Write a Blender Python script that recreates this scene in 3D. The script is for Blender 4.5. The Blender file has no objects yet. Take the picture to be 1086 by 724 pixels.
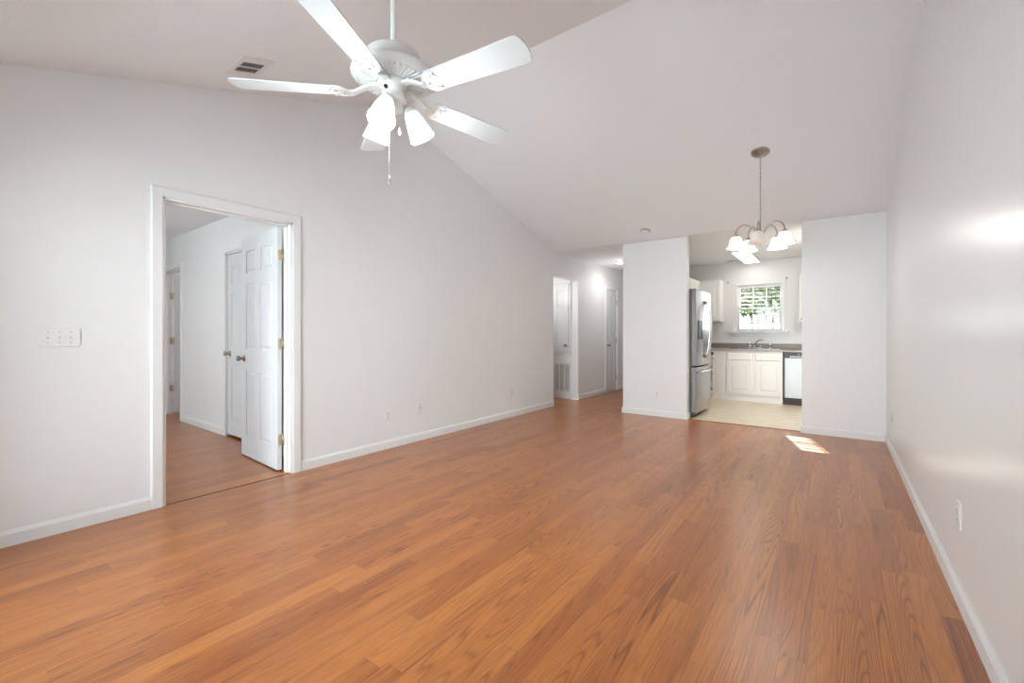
import bpy, bmesh, math, random
from mathutils import Vector, Matrix
R = math.radians
random.seed(7)
scene = bpy.context.scene
COL = scene.collection

# ---------------------------------------------------------------- camera, world, sun, exposure
cam = bpy.data.objects.new('camera', bpy.data.cameras.new('camera'))
COL.objects.link(cam)
cam.location = (0, 0, 1.15)
cam.rotation_euler = (R(90), 0, math.atan2(345, 466))
cam.data.sensor_width = 36
cam.data.lens = 466 / 1086 * 36
cam.data.shift_y = -9 / 1086
cam.data.clip_start = 0.02
scene.camera = cam

scene.view_settings.view_transform = 'Standard'
scene.view_settings.look = 'None'
scene.view_settings.gamma = 1
scene.view_settings.use_curve_mapping = False
scene.view_settings.exposure = 0.54

SKY = 8.0          # daylight strength
world = bpy.data.worlds.new('world'); scene.world = world; world.use_nodes = True
wn = world.node_tree.nodes; wl = world.node_tree.links
for n in list(wn): wn.remove(n)
wo = wn.new('ShaderNodeOutputWorld'); wb = wn.new('ShaderNodeBackground')
tc = wn.new('ShaderNodeTexCoord'); sx = wn.new('ShaderNodeSeparateXYZ'); cr = wn.new('ShaderNodeValToRGB')
wl.new(tc.outputs['Generated'], sx.inputs[0]); wl.new(sx.outputs['Z'], cr.inputs['Fac'])
cr.color_ramp.elements[0].position = 0.0; cr.color_ramp.elements[0].color = (.94, 0.97, 1.0, 1)
cr.color_ramp.elements[1].position = 0.6; cr.color_ramp.elements[1].color = (0.82, 0.92, 1.0, 1)
# the sky is brighter on the side behind the camera than over the trees at the back
mr = wn.new('ShaderNodeMapRange'); mr.inputs['From Min'].default_value = -.35; mr.inputs['From Max'].default_value = .35
mr.inputs['To Min'].default_value = SKY * 1.15; mr.inputs['To Max'].default_value = SKY
wl.new(sx.outputs['Y'], mr.inputs['Value']); wl.new(mr.outputs[0], wb.inputs['Strength'])
wl.new(cr.outputs['Color'], wb.inputs['Color'])
wl.new(wb.outputs[0], wo.inputs[0])

SUN_DIR = Vector((0.30, -1.0, -0.512)).normalized()      # travels in through the kitchen window
sd = bpy.data.lights.new('sun', 'SUN'); sd.energy = 20.0; sd.angle = R(0.08); sd.color = (1, .95, .86)
sun = bpy.data.objects.new('sun', sd); COL.objects.link(sun)
sun.rotation_euler = SUN_DIR.to_track_quat('-Z', 'Y').to_euler()
sun.location = (-3, 20, 12)

def portal(name, loc, rot, sx_, sy_):
    l = bpy.data.lights.new(name, 'AREA'); l.shape = 'RECTANGLE'; l.size = sx_; l.size_y = sy_
    l.cycles.is_portal = True
    o = bpy.data.objects.new(name, l); COL.objects.link(o); o.location = loc; o.rotation_euler = rot

portal('window_portal', (-1.9, -0.33, 1.12), (R(90), 0, R(0)), 2.6, 2.0)
portal('window_portal', (-5.4, -1.53, 1.45), (R(90), 0, R(0)), 1.8, 1.2)

# ---------------------------------------------------------------- materials
def newmat(name):
    m = bpy.data.materials.new(name); m.use_nodes = True
    return m, m.node_tree.nodes, m.node_tree.links, m.node_tree.nodes['Principled BSDF']

def noise_bump(m, scale, strength, dist=0.002, detail=3):
    n, l, b = m.node_tree.nodes, m.node_tree.links, m.node_tree.nodes['Principled BSDF']
    t = n.new('ShaderNodeTexCoord'); x = n.new('ShaderNodeTexNoise'); x.inputs['Scale'].default_value = scale
    x.inputs['Detail'].default_value = detail
    u = n.new('ShaderNodeBump'); u.inputs['Strength'].default_value = strength; u.inputs['Distance'].default_value = dist
    l.new(t.outputs['Object'], x.inputs['Vector']); l.new(x.outputs['Fac'], u.inputs['Height']); l.new(u.outputs[0], b.inputs['Normal'])
    return m

def mat(name, col, rough=0.5, metal=0.0, spec=0.5, emit=None, es=0.0, vary=0.03, vscale=6):
    """procedural paint: base colour with a faint noise variation"""
    m, n, l, b = newmat(name)
    t = n.new('ShaderNodeTexCoord'); x = n.new('ShaderNodeTexNoise'); x.inputs['Scale'].default_value = vscale
    r = n.new('ShaderNodeValToRGB')
    r.color_ramp.elements[0].color = tuple(c * (1 - vary) for c in col) + (1,)
    r.color_ramp.elements[1].color = tuple(min(1, c * (1 + vary)) for c in col) + (1,)
    l.new(t.outputs['Object'], x.inputs['Vector']); l.new(x.outputs['Fac'], r.inputs['Fac']); l.new(r.outputs['Color'], b.inputs['Base Color'])
    b.inputs['Roughness'].default_value = rough; b.inputs['Metallic'].default_value = metal
    b.inputs['Specular IOR Level'].default_value = spec
    if emit:
        b.inputs['Emission Color'].default_value = tuple(emit) + (1,); b.inputs['Emission Strength'].default_value = es
    return m

M = {}
M['wall'] = noise_bump(mat('wall_paint', (.80, .797, .792), .42, spec=.4, vary=.01), 5, .25, .004, 2)
M['wall_gloss'] = noise_bump(mat('wall_paint_semi_gloss', (.80, .797, .792), .28, spec=.5, vary=.01), 5, .3, .004, 2)
M['ceiling'] = noise_bump(mat('ceiling_paint', (.88, .89, .91), .95, spec=.2, vary=.02, vscale=60), 110, .35, .003, 4)
M['trim'] = mat('trim_paint', (.79, .79, .785), .30, vary=.01)
M['door'] = mat('door_paint', (.70, .715, .73), .35, vary=.01)
M['plate'] = mat('white_plastic', (.80, .79, .77), .35, vary=.01)
M['plate_dark'] = mat('slot_plastic', (.12, .11, .10), .5)
M['fan'] = mat('fan_enamel', (.84, .85, .83), .30, vary=.01)
M['fan_blade'] = mat('fan_blade_paint', (.58, .60, .60), .38, vary=.015)
M['fan_relief'] = mat('fan_relief_paint', (.46, .48, .45), .5, vary=.1, vscale=60)
M['nickel'] = mat('brushed_nickel', (.42, .38, .33), .32, 1.0, vary=.05, vscale=30)
M['brass'] = mat('brass', (.60, .53, .40), .30, 1.0, vary=.05, vscale=30)
M['chrome'] = mat('chrome', (.72, .72, .72), .12, 1.0)
M['fan_glass'] = mat('frosted_fan_glass', (.5, .52, .53), .35, emit=(.93, .98, 1.0), es=.62)
M['chand_glass'] = mat('frosted_bell_glass', (.9, .88, .84), .35, emit=(1.0, .95, .86), es=.5)
M['chand_glass_off_glow'] = mat('frosted_bell_glass_unlit_glow', (.80, .72, .64), .35, emit=(1.0, .86, .74), es=.08)  # bulb is off; the faint warm glow is put into the glass
M['panel_light'] = mat('diffuser', (.9, .9, .9), .4, emit=(1, .97, .93), es=5.0)
M['disc_light'] = mat('disc_diffuser', (.9, .9, .9), .4, emit=(1, .99, .97), es=9.0)
M['cabinet'] = mat('cabinet_paint', (.88, .865, .84), .35, vary=.01)
M['counter'] = mat('grey_laminate', (.25, .22, .205), .35, vary=.25, vscale=220)
M['counter_edge'] = mat('grey_laminate_edge', (.42, .38, .35), .35, vary=.1, vscale=220)
M['black'] = mat('black_plastic', (.025, .025, .028), .35)
M['dark'] = mat('dark_void', (.03, .03, .03), .9)
M['dark_brown'] = mat('dark_kick_plate', (.05, .04, .035), .5)
M['glass_dark'] = mat('dark_gloss_panel', (.03, .035, .04), .08)
M['dw'] = mat('dishwasher_steel', (.47, .49, .50), .38, .55, vary=.03)
M['grille_back'] = mat('grille_filter', (.50, .48, .46), .8, vary=.1, vscale=80)
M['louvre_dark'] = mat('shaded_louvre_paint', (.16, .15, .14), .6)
M['fence'] = mat('white_fence_paint', (.82, .83, .85), .6)
M['bark'] = noise_bump(mat('bark', (.16, .12, .09), .9, vary=.3, vscale=12), 20, .8, .02)
M['leaf'] = mat('leaf_green', (.095, .115, .075), .55, vary=.45, vscale=3)
M['leaf_light'] = mat('leaf_light_green', (.19, .21, .15), .55, vary=.4, vscale=3)
M['grass'] = noise_bump(mat('lawn', (.17, .22, .09), .9, vary=.3, vscale=4), 60, .8, .03)

# brushed steel
def steel():
    m, n, l, b = newmat('brushed_steel')
    t = n.new('ShaderNodeTexCoord'); mp = n.new('ShaderNodeMapping'); mp.inputs['Scale'].default_value = (3, 3, 240)
    x = n.new('ShaderNodeTexNoise'); x.inputs['Scale'].default_value = 1.5
    r = n.new('ShaderNodeValToRGB'); r.color_ramp.elements[0].color = (.38, .38, .385, 1); r.color_ramp.elements[1].color = (.48, .48, .485, 1)
    l.new(t.outputs['Object'], mp.inputs[0]); l.new(mp.outputs[0], x.inputs[0]); l.new(x.outputs['Fac'], r.inputs[0]); l.new(r.outputs[0], b.inputs['Base Color'])
    b.inputs['Metallic'].default_value = 1; b.inputs['Roughness'].default_value = .27
    return m
M['steel'] = steel()
M['fridge_side'] = mat('grey_fridge_side', (.20, .20, .205), .45, .3)

def clear_glass():
    m, n, l, b = newmat('window_glass')
    for q in list(n):
        if q.type != 'OUTPUT_MATERIAL': n.remove(q)
    out = n['Material Output']
    g = n.new('ShaderNodeBsdfGlossy'); g.inputs['Roughness'].default_value = .02
    t = n.new('ShaderNodeBsdfTransparent'); t.inputs[0].default_value = (.95, .97, .96, 1)
    f = n.new('ShaderNodeFresnel'); f.inputs[0].default_value = 1.45
    mx = n.new('ShaderNodeMixShader'); l.new(f.outputs[0], mx.inputs[0]); l.new(t.outputs[0], mx.inputs[1]); l.new(g.outputs[0], mx.inputs[2]); l.new(mx.outputs[0], out.inputs[0])
    return m
M['glass'] = clear_glass()

class NT:
    def __init__(s, m): s.n = m.node_tree.nodes; s.l = m.node_tree.links
    def math(s, op, a, b=None, c=None):
        q = s.n.new('ShaderNodeMath'); q.operation = op
        for i, v in enumerate((a, b, c)):
            if v is None: continue
            if isinstance(v, (int, float)): q.inputs[i].default_value = v
            else: s.l.new(v, q.inputs[i])
        return q.outputs[0]
    def comb(s, x, y, z):
        q = s.n.new('ShaderNodeCombineXYZ')
        for i, v in enumerate((x, y, z)):
            if isinstance(v, (int, float)): q.inputs[i].default_value = v
            else: s.l.new(v, q.inputs[i])
        return q.outputs[0]
    def white(s, v):
        q = s.n.new('ShaderNodeTexWhiteNoise'); q.noise_dimensions = '3D'; s.l.new(v, q.inputs['Vector']); return q.outputs['Value']
    def noise(s, v, scale, detail=2, rough=.5, dist=0):
        q = s.n.new('ShaderNodeTexNoise'); s.l.new(v, q.inputs['Vector']); q.inputs['Scale'].default_value = scale
        q.inputs['Detail'].default_value = detail; q.inputs['Roughness'].default_value = rough; q.inputs['Distortion'].default_value = dist
        return q.outputs['Fac']
    def ramp(s, f, stops):
        q = s.n.new('ShaderNodeValToRGB'); s.l.new(f, q.inputs[0]); e = q.color_ramp.elements
        while len(e) < len(stops): e.new(.5)
        for i, (p, c) in enumerate(stops): e[i].position = p; e[i].color = tuple(c) + (1,)
        return q.outputs[0]
    def mix(s, f, a, b, mode='MIX'):
        q = s.n.new('ShaderNodeMix'); q.data_type = 'RGBA'; q.blend_type = mode
        for i, v in ((0, f), (6, a), (7, b)):
            if isinstance(v, (int, float)): q.inputs[i].default_value = v
            elif isinstance(v, tuple): q.inputs[i].default_value = v + (1,) if len(v) == 3 else v
            else: s.l.new(v, q.inputs[i])
        return q.outputs[2]

FLOOR_GAIN = 1.0
def laminate():
    m, n, l, b = newmat('oak_laminate'); t = NT(m)
    g = n.new('ShaderNodeNewGeometry'); sp = n.new('ShaderNodeSeparateXYZ'); l.new(g.outputs['Position'], sp.inputs[0])
    X, Y = sp.outputs['X'], sp.outputs['Y']
    W, L = .084, .95
    xi = t.math('DIVIDE', X, W); ix = t.math('FLOOR', xi); fx = t.math('SUBTRACT', xi, ix)
    r1 = t.white(t.comb(ix, 3.3, 1.7))
    yi = t.math('ADD', t.math('DIVIDE', Y, L), t.math('MULTIPLY', r1, 17.0)); iy = t.math('FLOOR', yi); fy = t.math('SUBTRACT', yi, iy)
    cell = t.white(t.comb(ix, iy, 5.1)); cell2 = t.white(t.comb(ix, iy, 9.4)); cell3 = t.white(t.comb(iy, ix, 2.4))
    # grain coordinates, shifted for each strip
    gx = t.math('ADD', X, t.math('MULTIPLY', cell2, 31.0)); gy = t.math('ADD', Y, t.math('MULTIPLY', cell, 57.0))
    # cathedral figure: distorted contours of a stretched noise
    v1 = t.comb(t.math('MULTIPLY', gx, 8.5), t.math('MULTIPLY', gy, .38), cell3)
    n1 = t.noise(v1, 1.0, 1.2, .45, .12)
    rings = t.math('FRACT', t.math('MULTIPLY', n1, 32.0))
    tri = t.math('ABSOLUTE', t.math('SUBTRACT', t.math('MULTIPLY', rings, 2.0), 1.0))
    v2 = t.comb(t.math('MULTIPLY', gx, 190.0), t.math('MULTIPLY', gy, 7.0), cell)
    fine = t.noise(v2, 1.0, 3, .6)
    v3 = t.comb(t.math('MULTIPLY', gx, 26.0), t.math('MULTIPLY', gy, 1.6), cell2)
    streak = t.noise(v3, 1.0, 3, .55)
    base = t.ramp(cell, [(0, (.375, .110, .020)), (.14, (.440, .138, .025)), (.5, (.490, .163, .030)), (1, (.540, .192, .038))])
    dark = t.mix(1.0, base, (.30, .18, .12), 'MULTIPLY')
    amt = t.math('MULTIPLY', t.math('POWER', tri, 3.0), t.math('ADD', .18, t.math('MULTIPLY', cell3, .72)))
    c1 = t.mix(amt, base, dark)
    famt = t.math('MULTIPLY', t.math('SUBTRACT', fine, .38), 1.0)
    q = n.new('ShaderNodeClamp'); l.new(famt, q.inputs[0])
    c2 = t.mix(q.outputs[0], c1, dark)
    samt = t.math('MULTIPLY', t.math('SUBTRACT', streak, .5), 1.4)
    q2 = n.new('ShaderNodeClamp'); l.new(samt, q2.inputs[0])
    c3 = t.mix(q2.outputs[0], c2, dark)
    # joints
    ex = t.math('MINIMUM', fx, t.math('SUBTRACT', 1.0, fx)); ey = t.math('MULTIPLY', t.math('MINIMUM', fy, t.math('SUBTRACT', 1.0, fy)), L / W)
    e = t.math('MINIMUM', ex, ey); j = t.math('LESS_THAN', e, .012)
    c4 = t.mix(t.math('MULTIPLY', j, .45), c3, (.12, .05, .02))
    l.new(c4, b.inputs['Base Color'])
    ro = t.math('ADD', .278, t.math('MULTIPLY', fine, .05)); l.new(ro, b.inputs['Roughness'])
    b.inputs['Specular IOR Level'].default_value = .5
    b.inputs['Coat Weight'].default_value = .30; b.inputs['Coat Roughness'].default_value = .28
    bu = n.new('ShaderNodeBump'); bu.inputs['Strength'].default_value = .05; bu.inputs['Distance'].default_value = .0006
    l.new(t.math('SUBTRACT', 1.0, t.math('MULTIPLY', fine, .5)), bu.inputs['Height']); l.new(bu.outputs[0], b.inputs['Normal'])
    return m
M['laminate'] = laminate()

def vinyl():
    m, n, l, b = newmat('beige_vinyl_tile'); t = NT(m)
    g = n.new('ShaderNodeNewGeometry'); sp = n.new('ShaderNodeSeparateXYZ'); l.new(g.outputs['Position'], sp.inputs[0])
    T = .33
    xi = t.math('DIVIDE', sp.outputs[0], T); yi = t.math('DIVIDE', sp.outputs[1], T)
    ix = t.math('FLOOR', xi); iy = t.math('FLOOR', yi)
    fx = t.math('SUBTRACT', xi, ix); fy = t.math('SUBTRACT', yi, iy)
    cell = t.white(t.comb(ix, iy, 1.0)); nz = t.noise(g.outputs['Position'], 9, 4, .6, .6)
    c = t.ramp(nz, [(.3, (.56, .46, .33)), (.7, (.72, .63, .49))])
    c = t.mix(t.math('MULTIPLY', cell, .10), c, (.50, .42, .30))
    e = t.math('MINIMUM', t.math('MINIMUM', fx, t.math('SUBTRACT', 1.0, fx)), t.math('MINIMUM', fy, t.math('SUBTRACT', 1.0, fy)))
    c = t.mix(t.math('MULTIPLY', t.math('LESS_THAN', e, .012), .3), c, (.42, .34, .25))
    l.new(c, b.inputs['Base Color']); b.inputs['Roughness'].default_value = .3
    return m
M['vinyl'] = vinyl()

# ---------------------------------------------------------------- mesh helpers
class MB:
    def __init__(s): s.bm = bmesh.new()
    def add(s, verts, faces, mi=0, smooth=False):
        vs = [s.bm.verts.new(v) for v in verts]
        for f in faces:
            try:
                q = s.bm.faces.new([vs[i] for i in f]); q.material_index = mi; q.smooth = smooth
            except ValueError: pass
        return s
    def box(s, x0, x1, y0, y1, z0, z1, mi=0):
        v = [(x, y, z) for z in (z0, z1) for y in (y0, y1) for x in (x0, x1)]
        return s.add(v, [(0, 2, 3, 1), (4, 5, 7, 6), (0, 1, 5, 4), (2, 6, 7, 3), (0, 4, 6, 2), (1, 3, 7, 5)], mi)
    def quad_prism(s, lo, hi, mi=0):
        """lo, hi: matching lists of 3d points"""
        k = len(lo); f = [tuple(range(k))[::-1], tuple(range(k, 2 * k))] + [(i, (i + 1) % k, k + (i + 1) % k, k + i) for i in range(k)]
        return s.add(list(lo) + list(hi), f, mi)
    def lathe(s, prof, loc=(0, 0, 0), axis=(0, 0, 1), seg=24, mi=0, smooth=True, cap=True):
        q = Vector((0, 0, 1)).rotation_difference(Vector(axis).normalized()).to_matrix(); loc = Vector(loc)
        vs = []; 
        for r, z in prof:
            for i in range(seg):
                a = 2 * math.pi * i / seg; vs.append(loc + q @ Vector((max(r, 1e-5) * math.cos(a), max(r, 1e-5) * math.sin(a), z)))
        fs = []
        for j in range(len(prof) - 1):
            for i in range(seg):
                fs.append((j * seg + i, j * seg + (i + 1) % seg, (j + 1) * seg + (i + 1) % seg, (j + 1) * seg + i))
        if cap: fs += [tuple(range(seg))[::-1], tuple(range((len(prof) - 1) * seg, len(prof) * seg))]
        return s.add(vs, fs, mi, smooth)
    def cyl(s, p0, p1, r, seg=16, mi=0, r2=None):
        p0 = Vector(p0); p1 = Vector(p1); d = p1 - p0
        return s.lathe([(r, 0), (r if r2 is None else r2, d.length)], p0, d, seg, mi)
    def tube(s, pts, r, seg=10, mi=0):
        pts = [Vector(p) for p in pts]; vs = []; n = len(pts); up = None
        for i, p in enumerate(pts):
            d = (pts[min(i + 1, n - 1)] - pts[max(i - 1, 0)]).normalized()
            if up is None:
                up = Vector((0, 0, 1)) if abs(d.z) < .9 else Vector((1, 0, 0))
            a = d.cross(up).normalized(); b = a.cross(d).normalized(); up = b
            rr = r[i] if isinstance(r, (list, tuple)) else r
            for k in range(seg):
                t = 2 * math.pi * k / seg; vs.append(p + a * rr * math.cos(t) + b * rr * math.sin(t))
        fs = [(j * seg + i, j * seg + (i + 1) % seg, (j + 1) * seg + (i + 1) % seg, (j + 1) * seg + i) for j in range(n - 1) for i in range(seg)]
        fs += [tuple(range(seg))[::-1], tuple(range((n - 1) * seg, n * seg))]
        return s.add(vs, fs, mi, True)
    def frustum_y(s, x0, x1, z0, z1, y0, y1, ins, mi=0):
        """panel field: large rectangle at y0, inset rectangle at y1"""
        lo = [(x0, y0, z0), (x1, y0, z0), (x1, y0, z1), (x0, y0, z1)]
        hi = [(x0 + ins, y1, z0 + ins), (x1 - ins, y1, z0 + ins), (x1 - ins, y1, z1 - ins), (x0 + ins, y1, z1 - ins)]
        return s.quad_prism(lo, hi, mi)
    def build(s, name, mats, parent=None, bevel=0, loc=None, rot=None):
        bmesh.ops.recalc_face_normals(s.bm, faces=s.bm.faces)
        me = bpy.data.meshes.new(name); s.bm.to_mesh(me); s.bm.free()
        for m in (mats if isinstance(mats, (list, tuple)) else [mats]): me.materials.append(m)
        o = bpy.data.objects.new(name, me); COL.objects.link(o)
        if parent: o.parent = parent
        if loc: o.location = loc
        if rot: o.rotation_euler = rot
        if bevel:
            b = o.modifiers.new('bevel', 'BEVEL'); b.width = bevel; b.segments = 2; b.limit_method = 'ANGLE'; b.angle_limit = R(40)
            b.harden_normals = False
        return o

def tag(o, label, cat, group=None):
    o['label'] = label; o['category'] = cat
    if group: o['group'] = group
    return o
def empty(name, loc, rz=0):
    o = bpy.data.objects.new(name, None); COL.objects.link(o); o.location = loc; o.rotation_euler = (0, 0, rz)
    o.empty_display_size = .1
    return o
def struct(o, label=None, cat=None):
    o['kind'] = 'structure'
    if label: o['label'] = label
    if cat: o['category'] = cat
    return o

# ---------------------------------------------------------------- the shell
XL, XR, YR, YF = -3.6, .42, -.30, 6.08      # living room faces
CE = 2.44; KN = 6.03; YRIDGE = 2.88; ZR = 3.405
T = .12
DOOR_A = (.966, 1.832, 2.055)               # bedroom doorway on the left wall
OPEN_B = (5.963, 6.779, 2.05)               # opening beside the hall
HD = (7.93, 8.44, 2.015)                    # narrow hall door
YK = 8.90; XK = .42                         # kitchen back wall, right wall
YH = 9.6                                    # end of the hall

def wall_x(mb, x0, x1, y0, y1, holes, ztop):
    """wall in the YZ plane, holes (ya, yb, za, zb)"""
    ys = y0
    for (a, b, za, zb) in sorted(holes):
        mb.box(x0, x1, ys, a, 0, ztop)
        if za > 0: mb.box(x0, x1, a, b, 0, za)
        mb.box(x0, x1, a, b, zb, ztop); ys = b
    mb.box(x0, x1, ys, y1, 0, ztop)
def wall_y(mb, y0, y1, x0, x1, holes, ztop):
    xs = x0
    for (a, b, za, zb) in sorted(holes):
        mb.box(xs, a, y0, y1, 0, ztop)
        if za > 0: mb.box(a, b, y0, y1, 0, za)
        mb.box(a, b, y0, y1, zb, ztop); xs = b
    mb.box(xs, x1, y0, y1, 0, ztop)

def gable(mb, x0, x1):
    """the triangle of a side wall above 2.44 under the vault"""
    p = [(YR - .12, CE), (KN, CE), (YRIDGE, ZR + .02)]
    mb.quad_prism([(x0, y, z) for y, z in p], [(x1, y, z) for y, z in p])

w = MB(); wall_x(w, XL - T, XL, YR - T, YH, [(DOOR_A[0], DOOR_A[1], 0, DOOR_A[2]), (OPEN_B[0], OPEN_B[1], 0, OPEN_B[2]), (HD[0], HD[1], 0, HD[2])], CE)
gable(w, XL - T, XL); struct(w.build('wall_left', M['wall']))
w = MB(); wall_x(w, XR, XR + T, YR - T, YK + T, [], CE); gable(w, XR, XR + T); struct(w.build('wall_right', M['wall_gloss']))
w = MB(); wall_y(w, YR - T, YR, XL, XR, [(-3.25, -.55, .06, 2.1)], CE + .02); struct(w.build('wall_rear', M['wall']))
w = MB(); w.box(-2.5, -1.61, YF, YF + T, 0, CE); w.box(-2.5, -2.5 + T, YF + T, YK, 0, CE); struct(w.build('wall_partition', M['wall'], bevel=.004))
w = MB(); w.box(-.33, XR, YF, YF + T, 0, CE); struct(w.build('wall_block', M['wall'], bevel=.004))
KW = (-1.47, -.77, 1.19, 2.01)              # kitchen window opening
w = MB(); wall_y(w, YK, YK + T, -2.5, XR, [KW], CE); struct(w.build('wall_kitchen', M['wall']))
w = MB(); w.box(XL, -2.5, YH, YH + T, 0, CE); w.box(-2.5, -2.5 + T, YK + T, YH + T, 0, CE); struct(w.build('wall_hall_end', M['wall']))

# ceiling: vault plus the flat part over the hall and kitchen
w = MB()
zf = ZR - (ZR - CE)
prof = [(YR - .12, 2.51 + .31 * (YR - .12)), (YRIDGE, 2.51 + .31 * YRIDGE), (KN, CE), (YH + T, CE)]
th = .15
lo = [(y, z) for y, z in prof]
for a, b in zip(lo[:-1], lo[1:]):
    w.quad_prism([(XL - T, a[0], a[1]), (XL - T, b[0], b[1]), (XL - T, b[0], b[1] + th), (XL - T, a[0], a[1] + th)],
                 [(XR + T, a[0], a[1]), (XR + T, b[0], b[1]), (XR + T, b[0], b[1] + th), (XR + T, a[0], a[1] + th)])
struct(w.build('ceiling', M['ceiling']))

# floors
w = MB(); w.box(XL, XR, YR, 6.12, -.05, 0); w.box(XL, -2.5, 6.12, YH, -.05, 0); struct(w.build('floor', M['laminate']))
w = MB(); w.box(-1.61, -.33, 6.12, 6.2, -.05, .001); w.box(-2.38, XK, 6.2, YK, -.05, .001); struct(w.build('floor_kitchen', M['vinyl']))
w = MB(); w.box(-9.6, XL, -1.5, 2.05, -.05, -.0005); w.box(-4.4, XL, 5.84, 6.779, -.05, -.0005); w.box(-9.6, XL, 2.05, 3.6, -.05, -.0005)
struct(w.build('floor_bedroom', M['laminate']))
w = MB(); w.quad_prism([(-1.61, 6.105, .001), (-1.61, 6.135, .001), (-1.61, 6.13, .006), (-1.61, 6.11, .006)], [(-.33, 6.105, .001), (-.33, 6.135, .001), (-.33, 6.13, .006), (-.33, 6.11, .006)])
struct(w.build('trim_1', mat('oak_threshold', (.30, .15, .07), .4)))
w = MB(); w.quad_prism([(XL - .012, DOOR_A[0], 0), (XL, DOOR_A[0], 0), (XL - .002, DOOR_A[0], .003), (XL - .010, DOOR_A[0], .003)], [(XL - .012, DOOR_A[1], 0), (XL, DOOR_A[1], 0), (XL - .002, DOOR_A[1], .003), (XL - .010, DOOR_A[1], .003)])
struct(w.build('trim_2', mat('dark_seam_strip', (.10, .045, .02), .5)))

# bedroom
BX = -7.55; BY = 2.05
BD = (-5.50, -4.72, 2.04)                   # closet doorway in the bedroom wall
FD = (-7.70, -6.93, 2.01)                   # far doorway in the same wall
w = MB(); wall_y(w, BY, BY + T, -9.6, XL - T, [(BD[0], BD[1], 0, BD[2]), (FD[0], FD[1], 0, FD[2])], CE); struct(w.build('wall_bedroom', M['wall']))
w = MB(); w.box(-9.72, -9.6, -1.62, 3.72, 0, CE); struct(w.build('wall_bedroom_far', M['wall']))
w = MB(); wall_y(w, -1.62, -1.5, -9.6, XL - T, [(-6.4, -4.4, .8, 2.1)], CE); w.box(XL - T, XL, -1.62, YR - T, 0, CE); struct(w.build('wall_bedroom_rear', M['wall']))
w = MB(); w.box(-9.72, XL - T, -1.62, 3.72, CE, CE + .12); struct(w.build('ceiling_bedroom', M['ceiling']))
w = MB(); w.box(-9.6, XL - T, 3.6, 3.72, 0, CE); w.box(-6.2, -6.08, BY + T, 3.6, 0, CE); struct(w.build('wall_closet', M['wall']))
# alcove behind the hall opening
w = MB(); w.box(-4.52, XL - T, 6.779, 6.90, 0, CE); w.box(-4.52, -4.40, 5.72, 6.779, 0, CE); w.box(-4.40, XL - T, 5.72, 5.84, 0, CE); struct(w.build('wall_alcove', M['trim']))
w = MB(); w.box(-4.52, XL - T, 5.72, 6.9, CE, CE + .1); struct(w.build('ceiling_alcove', M['ceiling']))

w = MB(); w.box(-4.3, XL - T, 7.6, 7.7, 0, CE); w.box(-4.3, XL - T, 8.7, 8.8, 0, CE); w.box(-4.4, -4.3, 7.6, 8.8, 0, CE); w.box(-4.4, XL - T, 7.6, 8.8, CE, CE + .1); w.box(-4.3, XL, 7.7, 8.7, -.05, -.0005); struct(w.build('wall_linen_closet', M['wall']))
# baseboards
def base_y(mb, x, sgn, y0, y1, h=.085, t=.013):   # runs along Y on the wall face x; room lies towards sgn
    p = [(0, 0), (t, 0), (t, h * .78), (t * .55, h * .93), (t * .4, h), (0, h)]
    mb.quad_prism([(x + sgn * a, y0, z) for a, z in p], [(x + sgn * a, y1, z) for a, z in p])
def base_x(mb, y, sgn, x0, x1, h=.085, t=.013):
    p = [(0, 0), (t, 0), (t, h * .78), (t * .55, h * .93), (t * .4, h), (0, h)]
    mb.quad_prism([(x0, y + sgn * a, z) for a, z in p], [(x1, y + sgn * a, z) for a, z in p])
CW = .066
w = MB(); base_y(w, XL, 1, YR, DOOR_A[0] - CW); base_y(w, XL, 1, DOOR_A[1] + CW, OPEN_B[0]); base_y(w, XL, 1, OPEN_B[1], HD[0] - .055); base_y(w, XL, 1, HD[1] + .055, YH)
struct(w.build('baseboard_left', M['trim']))
w = MB(); base_y(w, XR, -1, YR, YF); struct(w.build('baseboard_right', M['trim']))
w = MB(); base_x(w, YF, -1, -2.5, -1.61); base_y(w, -1.61, 1, YF - .013, YF + T); base_y(w, -2.5, -1, YF - .013, YH); struct(w.build('baseboard_partition', M['trim']))
w = MB(); base_x(w, YF, -1, -.33, XR - .013); base_y(w, -.33, -1, YF - .013, YF + T); struct(w.build('baseboard_block', M['trim']))
w = MB(); base_x(w, BY, -1, BD[1] + .06, XL - T); base_x(w, BY, -1, FD[1] + .06, BD[0] - .03); struct(w.build('baseboard_bedroom', M['trim']))
w = MB(); base_x(w, 6.779, -1, -4.4, XL - T, h=.07); struct(w.build('baseboard_alcove', M['trim']))

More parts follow.
